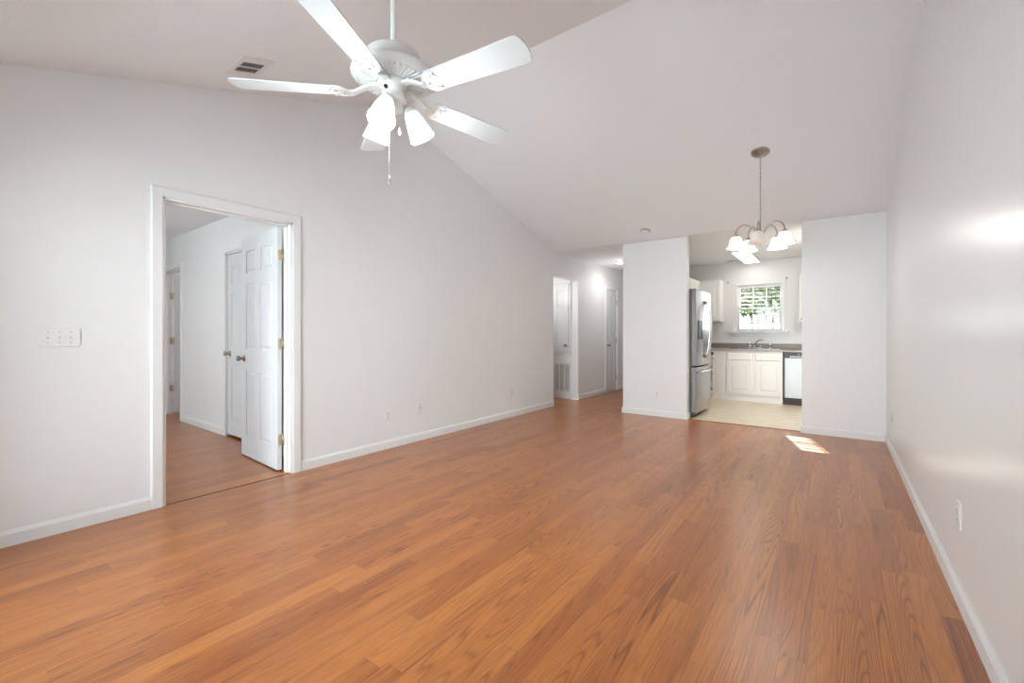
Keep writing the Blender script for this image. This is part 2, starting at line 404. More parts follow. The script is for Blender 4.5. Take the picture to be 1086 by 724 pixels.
# casings: moulded boards round a doorway
def casing(name, axis, face, sgn, a, b, top, cw=CW, depth=T, sides='lr', jt=.016):
    mb = MB()
    prof = [(0, 0), (0, .011), (.006, .013), (cw * .7, .0145), (cw - .008, .015), (cw, .010), (cw, 0)]   # distance out from the opening, thickness
    def P(u, tt, z):
        return (face + sgn * tt, u, z) if axis == 'x' else (u, face + sgn * tt, z)
    for side in sides:
        e, d = (a, -1) if side == 'l' else (b, 1)
        mb.quad_prism([P(e + d * q, tt, 0) for q, tt in prof], [P(e + d * q, tt, top + q) for q, tt in prof])
    mb.quad_prism([P(a - (q if 'l' in sides else 0), tt, top + q) for q, tt in prof], [P(b + (q if 'r' in sides else 0), tt, top + q) for q, tt in prof])
    # jamb lining with a stop bead
    for e, d in ((a, 1), (b, -1)):
        u0, u1 = sorted((e, e + d * jt)); 
        if axis == 'x': mb.box(min(face, face - sgn * depth), max(face, face - sgn * depth), u0, u1, 0, top)
        else: mb.box(u0, u1, min(face, face - sgn * depth), max(face, face - sgn * depth), 0, top)
    if axis == 'x': mb.box(min(face, face - sgn * depth), max(face, face - sgn * depth), a, b, top - jt, top)
    else: mb.box(a, b, min(face, face - sgn * depth), max(face, face - sgn * depth), top - jt, top)
    # stop
    s0, s1 = sorted((face - sgn * depth * .45, face - sgn * depth * .72))
    for u0, u1, z0, z1 in ((a + jt, a + jt + .011, 0, top - jt), (b - jt - .011, b - jt, 0, top - jt), (a + jt, b - jt, top - jt - .011, top - jt)):
        if axis == 'x': mb.box(s0, s1, u0, u1, z0, z1)
        else: mb.box(u0, u1, s0, s1, z0, z1)
    return struct(mb.build(name, M['trim']))
casing('trim_3', 'x', XL, 1, DOOR_A[0], DOOR_A[1], DOOR_A[2])
casing('trim_4', 'x', XL, 1, HD[0], HD[1], HD[2], cw=.055)
casing('trim_5', 'y', BY, -1, BD[0], BD[1], BD[2], cw=.03)
casing('trim_6', 'y', BY, -1, FD[0], FD[1], FD[2], cw=.06)

# ---------------------------------------------------------------- doors
def leaf(root, W, H, t=.035, gap=.012, rows=((.20, .80), (1.00, 1.60), (1.70, 1.90)), cols=2, stile=.11, name='door_panel', m='door'):
    """moulded panel door; hinge edge on x=0, runs to x=W, thickness from y=0 to y=t"""
    mb = MB(); dp = .007
    z0, z1 = gap, H
    mb.box(.0, W, dp, t - dp, z0, z1)
    k = W / .80; st = stile * k; mid = .10 * k if cols == 2 else 0
    pw = (W - 2 * st - mid) / cols
    xs = [(st + i * (pw + mid), st + i * (pw + mid) + pw) for i in range(cols)]
    hs = H / 2.03
    rz = [(a * hs, b * hs) for a, b in rows]
    for ya, yb, s in ((0, dp, 1), (t - dp, t, -1)):
        prev = z0
        for a, b in rz + [(z1, z1)]:
            mb.box(0, W, ya, yb, prev, a); prev = b
        for a, b in rz:
            px = 0
            for (c, d) in xs + [(W, W)]:
                mb.box(px, c, ya, yb, a, b); px = d
            for (c, d) in xs:
                yo = dp if s == 1 else t - dp
                yt = .0015 if s == 1 else t - .0015
                mb.frustum_y(c + .016, d - .016, a + .016, b - .016, yo, yt, .016)
    return mb.build(name, M[m], root)

def knob(root, x, z, y0, sgn, mtl, r=.026, name='door_knob'):
    mb = MB()
    mb.lathe([(.0, 0), (.030, 0), (.030, .004), (.016, .010), (.011, .014), (.011, .030), (.018, .034), (r, .044), (r * 1.02, .052), (r * .8, .062), (.001, .067)], (x, y0, z), (0, sgn, 0), 20)
    return mb.build(name, M[mtl], root)

def hinge(root, x, z, y, mtl, name='hinge', h=.09, wl=.03):
    mb = MB()
    mb.cyl((x, y, z - h / 2), (x, y, z + h / 2), .0065, 10)
    mb.lathe([(.0065, 0), (.0075, .003), (.003, .009)], (x, y, z + h / 2), (0, 0, 1), 10)
    mb.box(x - wl, x + wl, y - .001, y + .0015, z - h / 2, z + h / 2)
    for k in (-1, 0, 1):
        for sx_ in (-.018, .018): mb.cyl((x + sx_, y - .0025, z + k * h * .32), (x + sx_, y, z + k * h * .32), .004, 8)
    return mb.build(name, M[mtl], root)

# door_1: bedroom door, swung open into the bedroom; hinges by the right jamb
d = empty('door_1', (XL - T - .012, DOOR_A[1] - .026, 0), R(176.5))
struct(d, 'white six panel door standing open in the left doorway, nearest to the room', 'door')
leaf(d, .80, 2.035, t=.035)
knob(d, .735, .915, .035, 1, 'nickel'); knob(d, .735, .915, 0, -1, 'nickel')
for z in (.26, 1.06, 1.80):
    mb = MB()                      # knuckle at the jamb corner, one leaf on the door edge, one on the jamb
    mb.cyl((-.007, -.006, z - .045), (-.007, -.006, z + .045), .0065, 10)
    mb.lathe([(.0065, 0), (.008, .003), (.003, .01)], (-.007, -.006, z + .045), (0, 0, 1), 10)
    mb.box(-.003, 0.0, -.004, .030, z - .045, z + .045)
    mb.box(-.038, -.007, -.0085, -.0055, z - .045, z + .045)
    mb.build('hinge', M['brass'], d)

# door_2: bedroom closet door, shut
d = empty('door_2', (BD[1] - .018, BY + .042, 0), R(180))
struct(d, 'white closed six panel closet door behind the open bedroom door', 'door')
leaf(d, BD[1] - BD[0] - .04, BD[2] - .022, gap=.025)
knob(d, BD[1] - BD[0] - .10, .925, .035, 1, 'nickel')

# door_3: far bedroom door, standing ajar
d = empty('door_3', (FD[0] + .058, BY + T + .006, 0), R(91))
struct(d, 'white door standing open inward in the far doorway of the bedroom', 'door')
leaf(d, .72, FD[2] - .022, gap=.015)
for z in (.36, 1.04, 1.68):
    mb = MB(); mb.cyl((-.008, -.004, z - .045), (-.008, -.004, z + .045), .0085, 10); mb.box(-.003, 0, .0, .034, z - .045, z + .045); mb.box(-.04, -.008, .037, .0395, z - .045, z + .045)
    mb.build('hinge', M['brass'], d)

# door_4: narrow hall door, shut (faces +X)
d = empty('door_4', (XL - .040, HD[1] - .018, 0), R(-90))
struct(d, 'narrow white closed door with nickel knob at the end of the hall', 'door')
leaf(d, HD[1] - HD[0] - .04, HD[2] - .022, gap=.012, cols=1, stile=.22)
knob(d, HD[1] - HD[0] - .095, .91, 0.035, 1, 'nickel', r=.024)
for z in (.25, 1.0, 1.77): 
    mb = MB(); mb.cyl((-.006, .041, z - .045), (-.006, .041, z + .045), .007, 10); mb.box(-.02, .012, .0352, .0375, z - .045, z + .045)
    mb.build('hinge', M['nickel'], d)

# door_5: short closet door over the return grille in the alcove (faces -Y)
d = empty('door_5', (-4.30, 6.743, .80), 0)
struct(d, 'short white panelled door above the return air grille beside the hall', 'door')
mb = MB(); W5 = .53; H5 = 1.215
mb.box(0, W5, .007, .034, 0.012, H5)
rows = ((.10, .72), (.80, 1.12)); xs = ((.07, .235), (.295, .46))
prev = .012
for a, b in rows + ((H5, H5),):
    mb.box(0, W5, 0, .007, prev, a); prev = b
for a, b in rows:
    px = 0
    for c, e in xs + ((W5, W5),): mb.box(px, c, 0, .007, a, b); px = e
    for c, e in xs: mb.frustum_y(c + .014, e - .014, a + .014, b - .014, .007, .0015, .014)
mb.build('door_panel', M['door'], d)
knob(d, .475, .135, 0, -1, 'nickel', r=.024)
w = MB()
p = .05
w.box(-4.30 - p, -4.305, 6.755, 6.779, .75, 2.02 + p); w.box(-4.30 + W5 + .005, -4.30 + W5 + .04, 6.755, 6.779, .75, 2.02 + p)
w.box(-4.305, -4.30 + W5 + .005, 6.755, 6.779, 2.02, 2.02 + p); w.box(-4.34, -3.73, 6.757, 6.779, .765, .808)
struct(w.build('trim_7', M['trim'], bevel=.003))

# return air grille
g = tag(empty('return_air_grille', (-4.30, 6.779, .10)), 'white return air grille low on the wall under the short closet door', 'vent')
mb = MB(); GW, GH = .57, .53
mb.box(0, GW, -.012, 0, 0, .035); mb.box(0, GW, -.012, 0, GH - .035, GH); mb.box(0, .035, -.012, 0, .035, GH - .035); mb.box(GW - .035, GW, -.012, 0, .035, GH - .035)
mb.build('frame', M['trim'], g, bevel=.002)
mb = MB(); mb.box(.035, GW - .035, -.003, -.001, .035, GH - .035)
mb.build('filter', M['grille_back'], g)
for i in range(1, 5):
    mb = MB(); x = .035 + i * (GW - .07) / 5; mb.box(x - .011, x + .011, -.011, -.0035, .036, GH - .036); mb.build('mullion', M['trim'], g)
mb = MB(); k = 0; z = .045
while z < GH - .045:
    mb.box(.036, GW - .036, -.0085, -.0045, z, z + .004); z += .019
mb.build('louvre', M['plate'], g)

# ---------------------------------------------------------------- kitchen window
wx0, wx1, wz0, wz1 = KW
win = struct(empty('window_1', ((wx0 + wx1) / 2, YK, wz0)), 'white divided window over the kitchen sink with trees outside', 'window')
hw = (wx1 - wx0) / 2; hh = wz1 - wz0
mb = MB()        # casing on the room side
cw = .085
mb.box(-hw - cw, -hw, -.018, 0, -.0, hh + .01); mb.box(hw, hw + cw * .6, -.018, 0, -.0, hh + .01); mb.box(-hw - cw, hw + cw * .6, -.020, 0, hh, hh + .065)
mb.build('window_casing', M['trim'], win, bevel=.004)
mb = MB()        # jamb lining and outer frame
f = .03
mb.box(-hw, -hw + .012, 0, T, 0, hh); mb.box(hw - .012, hw, 0, T, 0, hh); mb.box(-hw, hw, 0, T, hh - .012, hh); mb.box(-hw, hw, 0, T, 0, .012)
mb.build('window_frame', M['trim'], win)
def sash(y, z0, z1, rows):
    mb = MB(); a = -hw + .012; b = hw - .012; s = .026
    mb.box(a, b, y, y + .028, z0, z0 + s); mb.box(a, b, y, y + .028, z1 - s, z1); mb.box(a, a + s, y, y + .028, z0 + s, z1 - s); mb.box(b - s, b, y, y + .028, z0 + s, z1 - s)
    o = mb.build('sash', M['trim'], win, bevel=.002)
    mb = MB()
    for i in (1, 2):
        x = a + s + i * (b - a - 2 * s) / 3; mb.box(x - .007, x + .007, y + .006, y + .022, z0 + s, z1 - s)
    for j in range(1, rows):
        z = z0 + s + j * (z1 - z0 - 2 * s) / rows; mb.box(a + s, b - s, y + .007, y + .021, z - .007, z + .007)
    mb.build('muntin', M['trim'], o)
    mb = MB(); mb.box(a + s * .8, b - s * .8, y + .012, y + .015, z0 + s * .8, z1 - s * .8); mb.build('pane', M['glass'], o)
sash(.078, hh / 2 - .014, hh - .012, 2); sash(.046, .012, hh / 2 + .014, 2)
mb = MB(); mb.box(-hw - .125, hw + .10, -.075, 0, -.035, 0.0); mb.box(-hw - .09, hw + .06, -.016, 0, -.10, -.035)
mb.box(-hw, hw, 0, T, -.0, .012)
mb.build('window_sill', M['trim'], win, bevel=.004)
# mini blind, slats open
bl = tag(empty('window_blind', ((wx0 + wx1) / 2, YK + .022, wz0)), 'white mini blind with open slats inside the kitchen window', 'blind')
mb = MB(); mb.box(-hw + .014, hw - .014, -.014, .014, hh - .045, hh - .0125); mb.build('head_rail', M['trim'], bl)
mb = MB(); z = .06
while z < hh - .06:
    mb.quad_prism([(-hw + .018, -.023, z), (hw - .018, -.023, z), (hw - .018, -.023, z + .0015), (-hw + .018, -.023, z + .0015)],
                  [(-hw + .018, .019, z + .006), (hw - .018, .019, z + .006), (hw - .018, .019, z + .0075), (-hw + .018, .019, z + .0075)]); z += .068
mb.build('slat', M['plate'], bl)
mb = MB(); mb.box(-hw + .016, hw - .016, -.012, .012, .016, .028); mb.build('bottom_rail', M['trim'], bl)
mb = MB()
mb.bm.free()
for x in (-hw * .6, hw * .6): mb = MB(); mb.cyl((x, -.013, .02), (x, -.013, hh - .03), .0012, 6); mb.build('cord', M['plate'], bl)
# curtain rod brackets
for x, z, lab in ((-1.624, 2.075, 'small nickel curtain bracket above the left corner of the kitchen window'), (-.70, 2.095, 'small nickel curtain bracket above the right corner of the kitchen window')):
    mb = MB(); mb.lathe([(0, 0), (.014, 0), (.014, .005), (.006, .008), (.006, .035)], (0, 0, 0), (0, -1, 0), 14); mb.tube([(0, -.03, 0), (0, -.045, -.003), (0, -.055, .006), (0, -.056, .018)], .005)
    tag(mb.build('curtain_bracket', M['nickel'], loc=(x, YK, z)), lab, 'bracket')

# sliding glass door added behind the camera, unseen, to light the room
r = struct(empty('added_window_2', (-1.9, YR - .06, .06)), 'wide sliding glass door added unseen behind the camera to light the room', 'window')
mb = MB(); W2 = 1.35; H2 = 2.04
for a, b in ((-W2, -W2 + .05), (W2 - .05, W2), (-.04, .04)): mb.box(a, b, -.05, .05, .0, H2)
mb.box(-W2 + .05, -.04, -.045, .045, 0, .05); mb.box(.04, W2 - .05, -.045, .045, 0, .05); mb.box(-W2 + .05, -.04, -.045, .045, H2 - .05, H2); mb.box(.04, W2 - .05, -.045, .045, H2 - .05, H2)
mb.build('window_frame', M['trim'], r)
mb = MB(); mb.box(-W2 + .05, -.04, -.02, -.016, .05, H2 - .05); mb.build('pane', M['glass'], r)
mb = MB(); mb.box(.04, W2 - .05, .016, .02, .05, H2 - .05); mb.build('pane', M['glass'], r)
r = struct(empty('added_window_3', (-5.4, -1.56, .8)), 'bedroom window added out of sight round the doorway to light the bedroom', 'window')  # unseen window added to bring daylight into the bedroom
mb = MB()
for a, b in ((-1, -.95), (.95, 1), (-.025, .025)): mb.box(a, b, -.04, .04, 0, 1.3)
mb.box(-.95, .95, -.035, .035, 0, .05); mb.box(-.95, .95, -.035, .035, 1.25, 1.3); mb.build('window_frame', M['trim'], r)
mb = MB(); mb.box(-.95, .95, -.003, .003, .05, 1.25); mb.build('pane', M['glass'], r)

# ---------------------------------------------------------------- kitchen
CT = .875; CF = 8.28                      # counter height, cabinet face
def cab_panel(mb, x0, x1, z0, z1, y, t=.019, arch=False):
    """raised panel front, y is its back plane; it faces -Y"""
    mb.box(x0, x1, y - t * .55, y, z0, z1)
    fr = .055 if (z1 - z0) > .3 else .03
    if (z1 - z0) > .3:
        for a, b, c, d in ((x0, x1, z0, z0 + fr), (x0, x1, z1 - fr, z1), (x0, x0 + fr, z0 + fr, z1 - fr), (x1 - fr, x1, z0 + fr, z1 - fr)):
            mb.box(a, b, y - t, y - t * .55, c, d)
        mb.frustum_y(x0 + fr + .010, x1 - fr - .010, z0 + fr + .010, z1 - fr - .010, y - t * .55, y - t * .98, .022)
    else:
        mb.frustum_y(x0, x1, z0, z1, y - t * .55, y - t, .012)
sc = tag(empty('sink_cabinet', (-1.12, CF, 0)), 'white sink base cabinet with two raised panel doors under the window', 'cabinet')
mb = MB(); mb.box(-.44, .412, 0, .02, .10, .845); mb.box(-.44, -.42, .02, .60, .10, .845); mb.box(.392, .412, .02, .60, .10, .845); mb.box(-.42, .392, .582, .60, .10, .845); mb.box(-.42, .392, .02, .582, .10, .12)
mb.box(-.44, .412, .012, .60, .0, .10)
mb.build('body', M['cabinet'], sc)
for a, b in ((-.405, -.035), (.028, .398)):
    mb = MB(); cab_panel(mb, a, b, .125, .672, 0); mb.build('door', M['cabinet'], sc)
    mb = MB(); cab_panel(mb, a, b, .690, .815, 0); mb.build('drawer_front', M['cabinet'], sc)
cc = tag(empty('corner_cabinet', (-1.70, CF, 0)), 'plain white corner base cabinet between the range and the sink cabinet', 'cabinet')
mb = MB(); mb.box(-.66, .138, 0, .60, .10, .845); mb.box(-.66, .138, .012, .60, .0, .10); mb.build('body', M['cabinet'], cc, bevel=.002)
mb = MB(); mb.box(.0, .128, -.006, 0, .13, .82); mb.build('filler_panel', M['cabinet'], cc, bevel=.002)

# dishwasher
dw = tag(empty('dishwasher', (-.40, CF, 0)), 'silver front dishwasher with black control strip at the right of the sink', 'dishwasher')
mb = MB(); mb.box(-.298, .298, .0, .58, .09, .842); mb.build('body', M['black'], dw)
mb = MB(); mb.box(-.278, .290, -.028, 0, .115, .752); mb.build('door', M['dw'], dw, bevel=.006)
mb = MB(); mb.box(-.290, .290, -.026, 0, .760, .838); mb.build('control_panel', M['black'], dw, bevel=.005)
mb = MB(); mb.box(-.21, .21, -.040, -.026, .763, .785); mb.build('handle', M['dw'], dw, bevel=.006)
mb = MB(); mb.box(-.290, .290, .006, .05, .005, .088); mb.build('kick_plate', M['dark_brown'], dw)
for i in range(5): mb = MB(); mb.box(-.10 + i * .05, -.075 + i * .05, -.028, -.026, .805, .815); mb.build('button', M['dw'], dw)
# end cabinet at the right wall
ec = tag(empty('end_cabinet', (.16, CF, 0)), 'white base cabinet between the dishwasher and the right kitchen wall', 'cabinet')
mb = MB(); mb.box(-.258, .257, 0, .60, .10, .845); mb.box(-.258, .257, .012, .60, 0, .10); mb.build('body', M['cabinet'], ec, bevel=.002)
mb = MB(); cab_panel(mb, -.24, .24, .125, .815, 0); mb.build('door', M['cabinet'], ec)

# worktop with backsplash
wt = tag(empty('worktop', (-1.0, 8.58, .845)), 'grey speckled laminate worktop with low backsplash under the window', 'counter')
mb = MB(); x0, x1 = -1.37, 1.415
sx0, sx1, sy0, sy1 = -.52, .24, -.20, .16
mb.box(x0, sx0, -.32, .318, 0, .030); mb.box(sx1, x1, -.32, .318, 0, .030); mb.box(sx0, sx1, -.32, sy0, 0, .030); mb.box(sx0, sx1, sy1, .318, 0, .030)
mb.build('top', M['counter'], wt)
mb = MB(); mb.box(x0, x1, -.326, -.3202, 0, .029); mb.build('front_edge', M['counter_edge'], wt, bevel=.002)
mb = MB(); mb.box(x0, x1, .298, .3185, .030, .120); mb.build('backsplash', M['counter'], wt, bevel=.003)
# sink
sk = tag(empty('kitchen_sink', (-1.14, 8.56, .875)), 'steel drop in double sink set in the grey worktop', 'sink')
mb = MB()
mb.box(-.39, .39, -.19, -.172, .0005, .006); mb.box(-.39, .39, .135, .19, .0005, .006); mb.box(-.39, -.372, -.172, .135, .0005, .006); mb.box(.372, .39, -.172, .135, .0005, .006); mb.box(-.012, .012, -.172, .135, .0005, .006)
mb.build('rim', M['steel'], sk, bevel=.002)
for a, b in ((-.37, -.014), (.014, .37)):
    mb = MB(); c, e = -.17, .133; zt, zb = .003, -.16; q = .004
    mb.box(a, b, c, e, zb - q, zb); mb.box(a, a + q, c, e, zb, zt); mb.box(b - q, b, c, e, zb, zt); mb.box(a + q, b - q, c, c + q, zb, zt); mb.box(a + q, b - q, e - q, e, zb, zt)
    mb.build('basin', M['steel'], sk)
# faucet
fc = tag(empty('kitchen_faucet', (-1.16, 8.725, .8815)), 'chrome two handled faucet behind the sink', 'faucet')
mb = MB(); mb.box(-.12, .12, -.025, .025, 0, .012); mb.build('base_plate', M['chrome'], fc, bevel=.005)
mb = MB(); mb.tube([(0, 0, .012), (0, 0, .06), (.01, -.01, .10), (.05, -.05, .135), (.10, -.11, .15), (.14, -.16, .148)], .011, 12); mb.lathe([(.018, 0), (.018, .03), (.012, .04)], (0, 0, .012), (0, 0, 1), 14)
mb.build('spout', M['chrome'], fc)
mb = MB(); mb.lathe([(.016, 0), (.016, .035), (.010, .045)], (-.075, 0, .012)); mb.tube([(-.075, 0, .05), (-.09, -.005, .085), (-.14, -.01, .15)], [.009, .007, .006]); mb.build('handle', M['chrome'], fc)
mb = MB(); mb.lathe([(.016, 0), (.016, .028), (.006, .04)], (.085, 0, .012)); mb.build('handle', M['chrome'], fc)
sp_ = MB(); sp_.lathe([(.022, 0), (.022, .008), (.012, .012), (.011, .03), (.015, .05), (.016, .075), (.012, .088), (.0, .092)], (0, 0, 0), (0, 0, 1), 16)
tag(sp_.build('side_sprayer', M['chrome'], loc=(-.93, 8.725, .8815)), 'short chrome side sprayer to the right of the faucet', 'sprayer')

# wall cabinets
def cab_box(name, loc, W, D, H, label, ndoors=1, rz=0, knobs=(), hand='r'):
    """front faces -Y in local space, x from 0 to W"""
    o = tag(empty(name, loc, rz), label, 'cabinet')
    mb = MB(); mb.box(0, W, 0, D, 0, H); mb.build('body', M['cabinet'], o, bevel=.002)
    dwid = W / ndoors
    for i in range(ndoors):
        mb = MB(); cab_panel(mb, i * dwid + .012, (i + 1) * dwid - .012, .014, H - .014, 0)
        dd = mb.build('door', M['cabinet'], o)
        if knobs:
            kb = MB(); kx = i * dwid + (.035 if hand == 'l' else dwid - .035); kb.lathe([(.006, 0), (.006, .012), (.014, .018), (.014, .026), (.001, .032)], (kx, -.019, .05), (0, -1, 0), 14)
            kb.build('knob', M['nickel'], dd)
    return o
cab_box('wall_cabinet', (-2.05, 8.57, 1.355), .36, .328, .755, 'white wall cabinet in the back corner left of the kitchen window')
cab_box('wall_cabinet', (-.50, 8.57, 1.33), .62, .328, .79, 'white wall cabinet at the right of the kitchen window', knobs=(1,), hand='l')
cab_box('wall_cabinet', (-2.05, 7.90, 1.355), .985, .328, .755, 'white wall cabinet on the left kitchen wall next to the corner cabinet', 2, R(90)) if False else None
c = cab_box('wall_cabinet', (-2.052, 7.90, 1.355), .66, .326, .755, 'white wall cabinet on the side wall between range hood and corner', 1, R(90))
c = cab_box('wall_cabinet', (-2.052, 6.24, 1.80), 1.65, .326, .31, 'low wide white wall cabinet over the refrigerator and range', 4, R(90))

# refrigerator, front faces +X
rf = tag(empty('refrigerator', (-1.95, 6.62, 0)), 'stainless french door refrigerator with lower freezer drawer behind the partition', 'refrigerator')
FW = .42
mb = MB(); mb.box(-.40, .36, -FW + .003, FW - .003, .03, 1.725); mb.build('body', M['fridge_side'], rf, bevel=.006)
def curved_front(mb, y0, y1, z0, z1, x0=.365, x1=.43, bulge=.022, n=10):
    """door whose face bows outward over the full fridge width"""
    pts = []
    for i in range(n + 1):
        y = y0 + (y1 - y0) * i / n; b = bulge * (1 - (y / FW) ** 2); pts.append((x1 + b, y))
    prof = [(x0, y0)] + pts + [(x0, y1)]
    mb.quad_prism([(x, y, z0) for x, y in prof], [(x, y, z1) for x, y in prof])
    mb.bm.normal_update()
    for f_ in mb.bm.faces:
        if abs(f_.normal.y) > .9: f_.material_index = 1
for y0, y1 in ((-FW, -.003), (.003, FW)):
    mb = MB(); curved_front(mb, y0, y1, .705, 1.735); dr = mb.build('door', [M['steel'], M['fridge_side']], rf, bevel=.008)
    hy_ = -.045 if y0 < 0 else .045
    mb = MB(); pts = []
    for i in range(17):
        t_ = i / 16; pts.append((.452 + .062 * math.sin(math.pi * t_) ** .6 + .004, hy_, .80 + t_ * .80))
    mb.tube(pts, .012, 10); mb.build('handle', M['chrome'], dr)
    if y0 < 0:
        mb = MB(); mb.box(.440, .4525, -.33, -.15, 1.06, 1.32); di = mb.build('dispenser', M['glass_dark'], dr, bevel=.004)
        mb = MB(); mb.box(.452, .456, -.32, -.15, 1.33, 1.40); mb.build('display', M['steel'], di) if False else mb.bm.free()
mb = MB(); curved_front(mb, -FW, FW, .075, .690); fd = mb.build('freezer_drawer', [M['steel'], M['fridge_side']], rf, bevel=.008)
mb = MB(); mb.tube([(.445, -.34, .62), (.49, -.33, .625), (.503, -.2, .63), (.51, 0, .63), (.503, .2, .63), (.49, .33, .625), (.445, .34, .62)], .012, 10); mb.build('handle', M['chrome'], fd)
mb = MB(); mb.box(-.36, .38, -.40, .40, .025, .07); mb.build('kick_plate', M['black'], rf)
for y in (-.35, .35):
    for x in (-.33, .33): mb = MB(); mb.cyl((x, y, 0.001), (x, y, .03), .02, 12); mb.build('foot', M['black'], rf)
for y in (-.36, .36):
    mb = MB(); mb.box(.28, .41, y - .03, y + .03, 1.727, 1.75); mb.build('hinge_cover', M['fridge_side'], rf, bevel=.006)

# range, front faces +X
rg = tag(empty('range', (-1.98, 7.47, 0)), 'stainless range with black knobs between refrigerator and corner cabinet', 'stove')
mb = MB(); mb.box(-.39, .29, -.378, .378, .05, .865); mb.build('body', M['fridge_side'], rg, bevel=.004)
mb = MB(); mb.box(-.39, .30, -.38, .38, .866, .88); mb.build('cooktop', M['glass_dark'], rg, bevel=.003)
mb = MB(); mb.box(-.39, -.33, -.378, .378, .881, 1.04); mb.build('backguard', M['steel'], rg, bevel=.006)
mb = MB(); mb.box(.291, .318, -.375, .375, .765, .862); mb.build('control_panel', M['steel'], rg, bevel=.004)
for i in range(5):
    mb = MB(); y = -.28 + i * .14; mb.lathe([(.022, 0), (.022, .012), (.018, .032), (.001, .034)], (.318, y, .815), (1, 0, 0), 14); mb.build('knob', M['black'], rg)
mb = MB(); mb.box(.291, .322, -.37, .37, .27, .758); od = mb.build('oven_door', M['steel'], rg, bevel=.005)
mb = MB(); mb.box(.322, .325, -.27, .27, .36, .62); mb.build('oven_window', M['glass_dark'], od)
mb = MB(); mb.tube([(.322, -.32, .72), (.36, -.32, .72), (.365, 0, .722), (.36, .32, .72), (.322, .32, .72)], .010, 10); mb.build('handle', M['chrome'], od)
mb = MB(); mb.box(.291, .318, -.37, .37, .09, .262); wd = mb.build('drawer', M['steel'], rg, bevel=.005)
mb = MB(); mb.box(.318, .34, -.3, .3, .228, .25); mb.build('handle', M['black'], wd)
mb = MB(); mb.box(-.36, .27, -.36, .36, .002, .049); mb.build('base', M['black'], rg)

# ---------------------------------------------------------------- plates and outlets
def outlet(loc, rz, label, kind='duplex', group=None, wpl=.072, hpl=.115):
    """faces local +X"""
    o = tag(empty('wall_outlet' if kind == 'duplex' else ('cable_plate' if kind == 'coax' else 'light_switch'), loc, rz), label, 'outlet' if kind == 'duplex' else ('wall plate' if kind == 'coax' else 'switch'))
    mb = MB(); mb.box(0, .006, -wpl / 2, wpl / 2, -hpl / 2, hpl / 2); mb.build('plate', M['plate'], o, bevel=.003)
    if kind == 'duplex':
        for s in (-1, 1):
            mb = MB(); mb.lathe([(.0, .0), (.017, 0), (.017, .0015), (.0, .0015)], (.006, 0, s * .021), (1, 0, 0), 20); q = mb.build('receptacle', M['plate'], o)
            mb = MB()
            for y, h in ((-.006, .009), (.006, .007)): mb.box(.0075, .0082, y - .0012, y + .0012, s * .021 - h / 2 + .003, s * .021 + h / 2 + .003)
            mb.cyl((.0075, 0, s * .021 - .008), (.0082, 0, s * .021 - .008), .0025, 10); mb.build('slot', M['plate_dark'], q)
        mb = MB(); mb.cyl((.006, 0, 0), (.0075, 0, 0), .003, 10); mb.build('screw', M['nickel'], o)
    elif kind == 'coax':
        mb = MB(); mb.cyl((.006, 0, 0), (.016, 0, 0), .0055, 12); mb.build('coax_jack', M['brass'], o)
        for z in (-.042, .042): mb = MB(); mb.cyl((.006, 0, z), (.0075, 0, z), .003, 10); mb.build('screw', M['nickel'], o)
    return o
outlet((XL, 2.775, .330), 0, 'white duplex outlet on the left wall, nearest to the doorway')
outlet((XL, 3.197, .352), 0, 'white cable plate on the left wall, just right of the nearest outlet', 'coax')
outlet((XL, 4.841, .341), 0, 'white duplex outlet on the left wall, closest to the hall opening')
outlet((XR, 2.642, .374), R(180), 'white duplex outlet on the right wall above the baseboard')
outlet((XR, 5.446, .335), R(180), 'small white cable plate on the right wall near the far corner', 'coax')
outlet((-2.002, YF, .302), R(-90), 'white duplex outlet low on the partition beside the refrigerator')
outlet((-6.093, BY, .304), R(-90), 'white duplex outlet on the bedroom wall seen through the doorway')
outlet((-1.90, YK, 1.05), R(-90), 'white outlet over the backsplash left of the kitchen window')

def switches(loc, rz, n, W, H, label):
    o = tag(empty('light_switch', loc, rz), label, 'switch')
    mb = MB(); mb.box(0, .006, -W / 2, W / 2, -H / 2, H / 2); mb.build('plate', M['plate'], o, bevel=.003)
    for i in range(n):
        y = (i - (n - 1) / 2) * .046
        mb = MB(); mb.box(.006, .0072, y - .006, y + .006, -.013, .013); mb.quad_prism([(.0072, y - .0045, -.008), (.0072, y + .0045, -.008), (.0072, y + .0045, .006), (.0072, y - .0045, .006)], [(.016, y - .0035, .002), (.016, y + .0035, .002), (.016, y + .0035, .010), (.016, y - .0035, .010)])
        mb.build('toggle', M['plate'], o)
        for z in (-.03, .03): mb = MB(); mb.cyl((.006, y, z), (.0072, y, z), .003, 10); mb.build('screw', M['nickel'], o)
    return o
switches((XL, .483, 1.125), 0, 3, .172, .108, 'white three gang toggle switch plate on the left wall before the doorway')
switches((-1.886, YF, 1.086), R(-90), 2, .115, .11, 'white two gang switch plate on the partition beside the refrigerator')

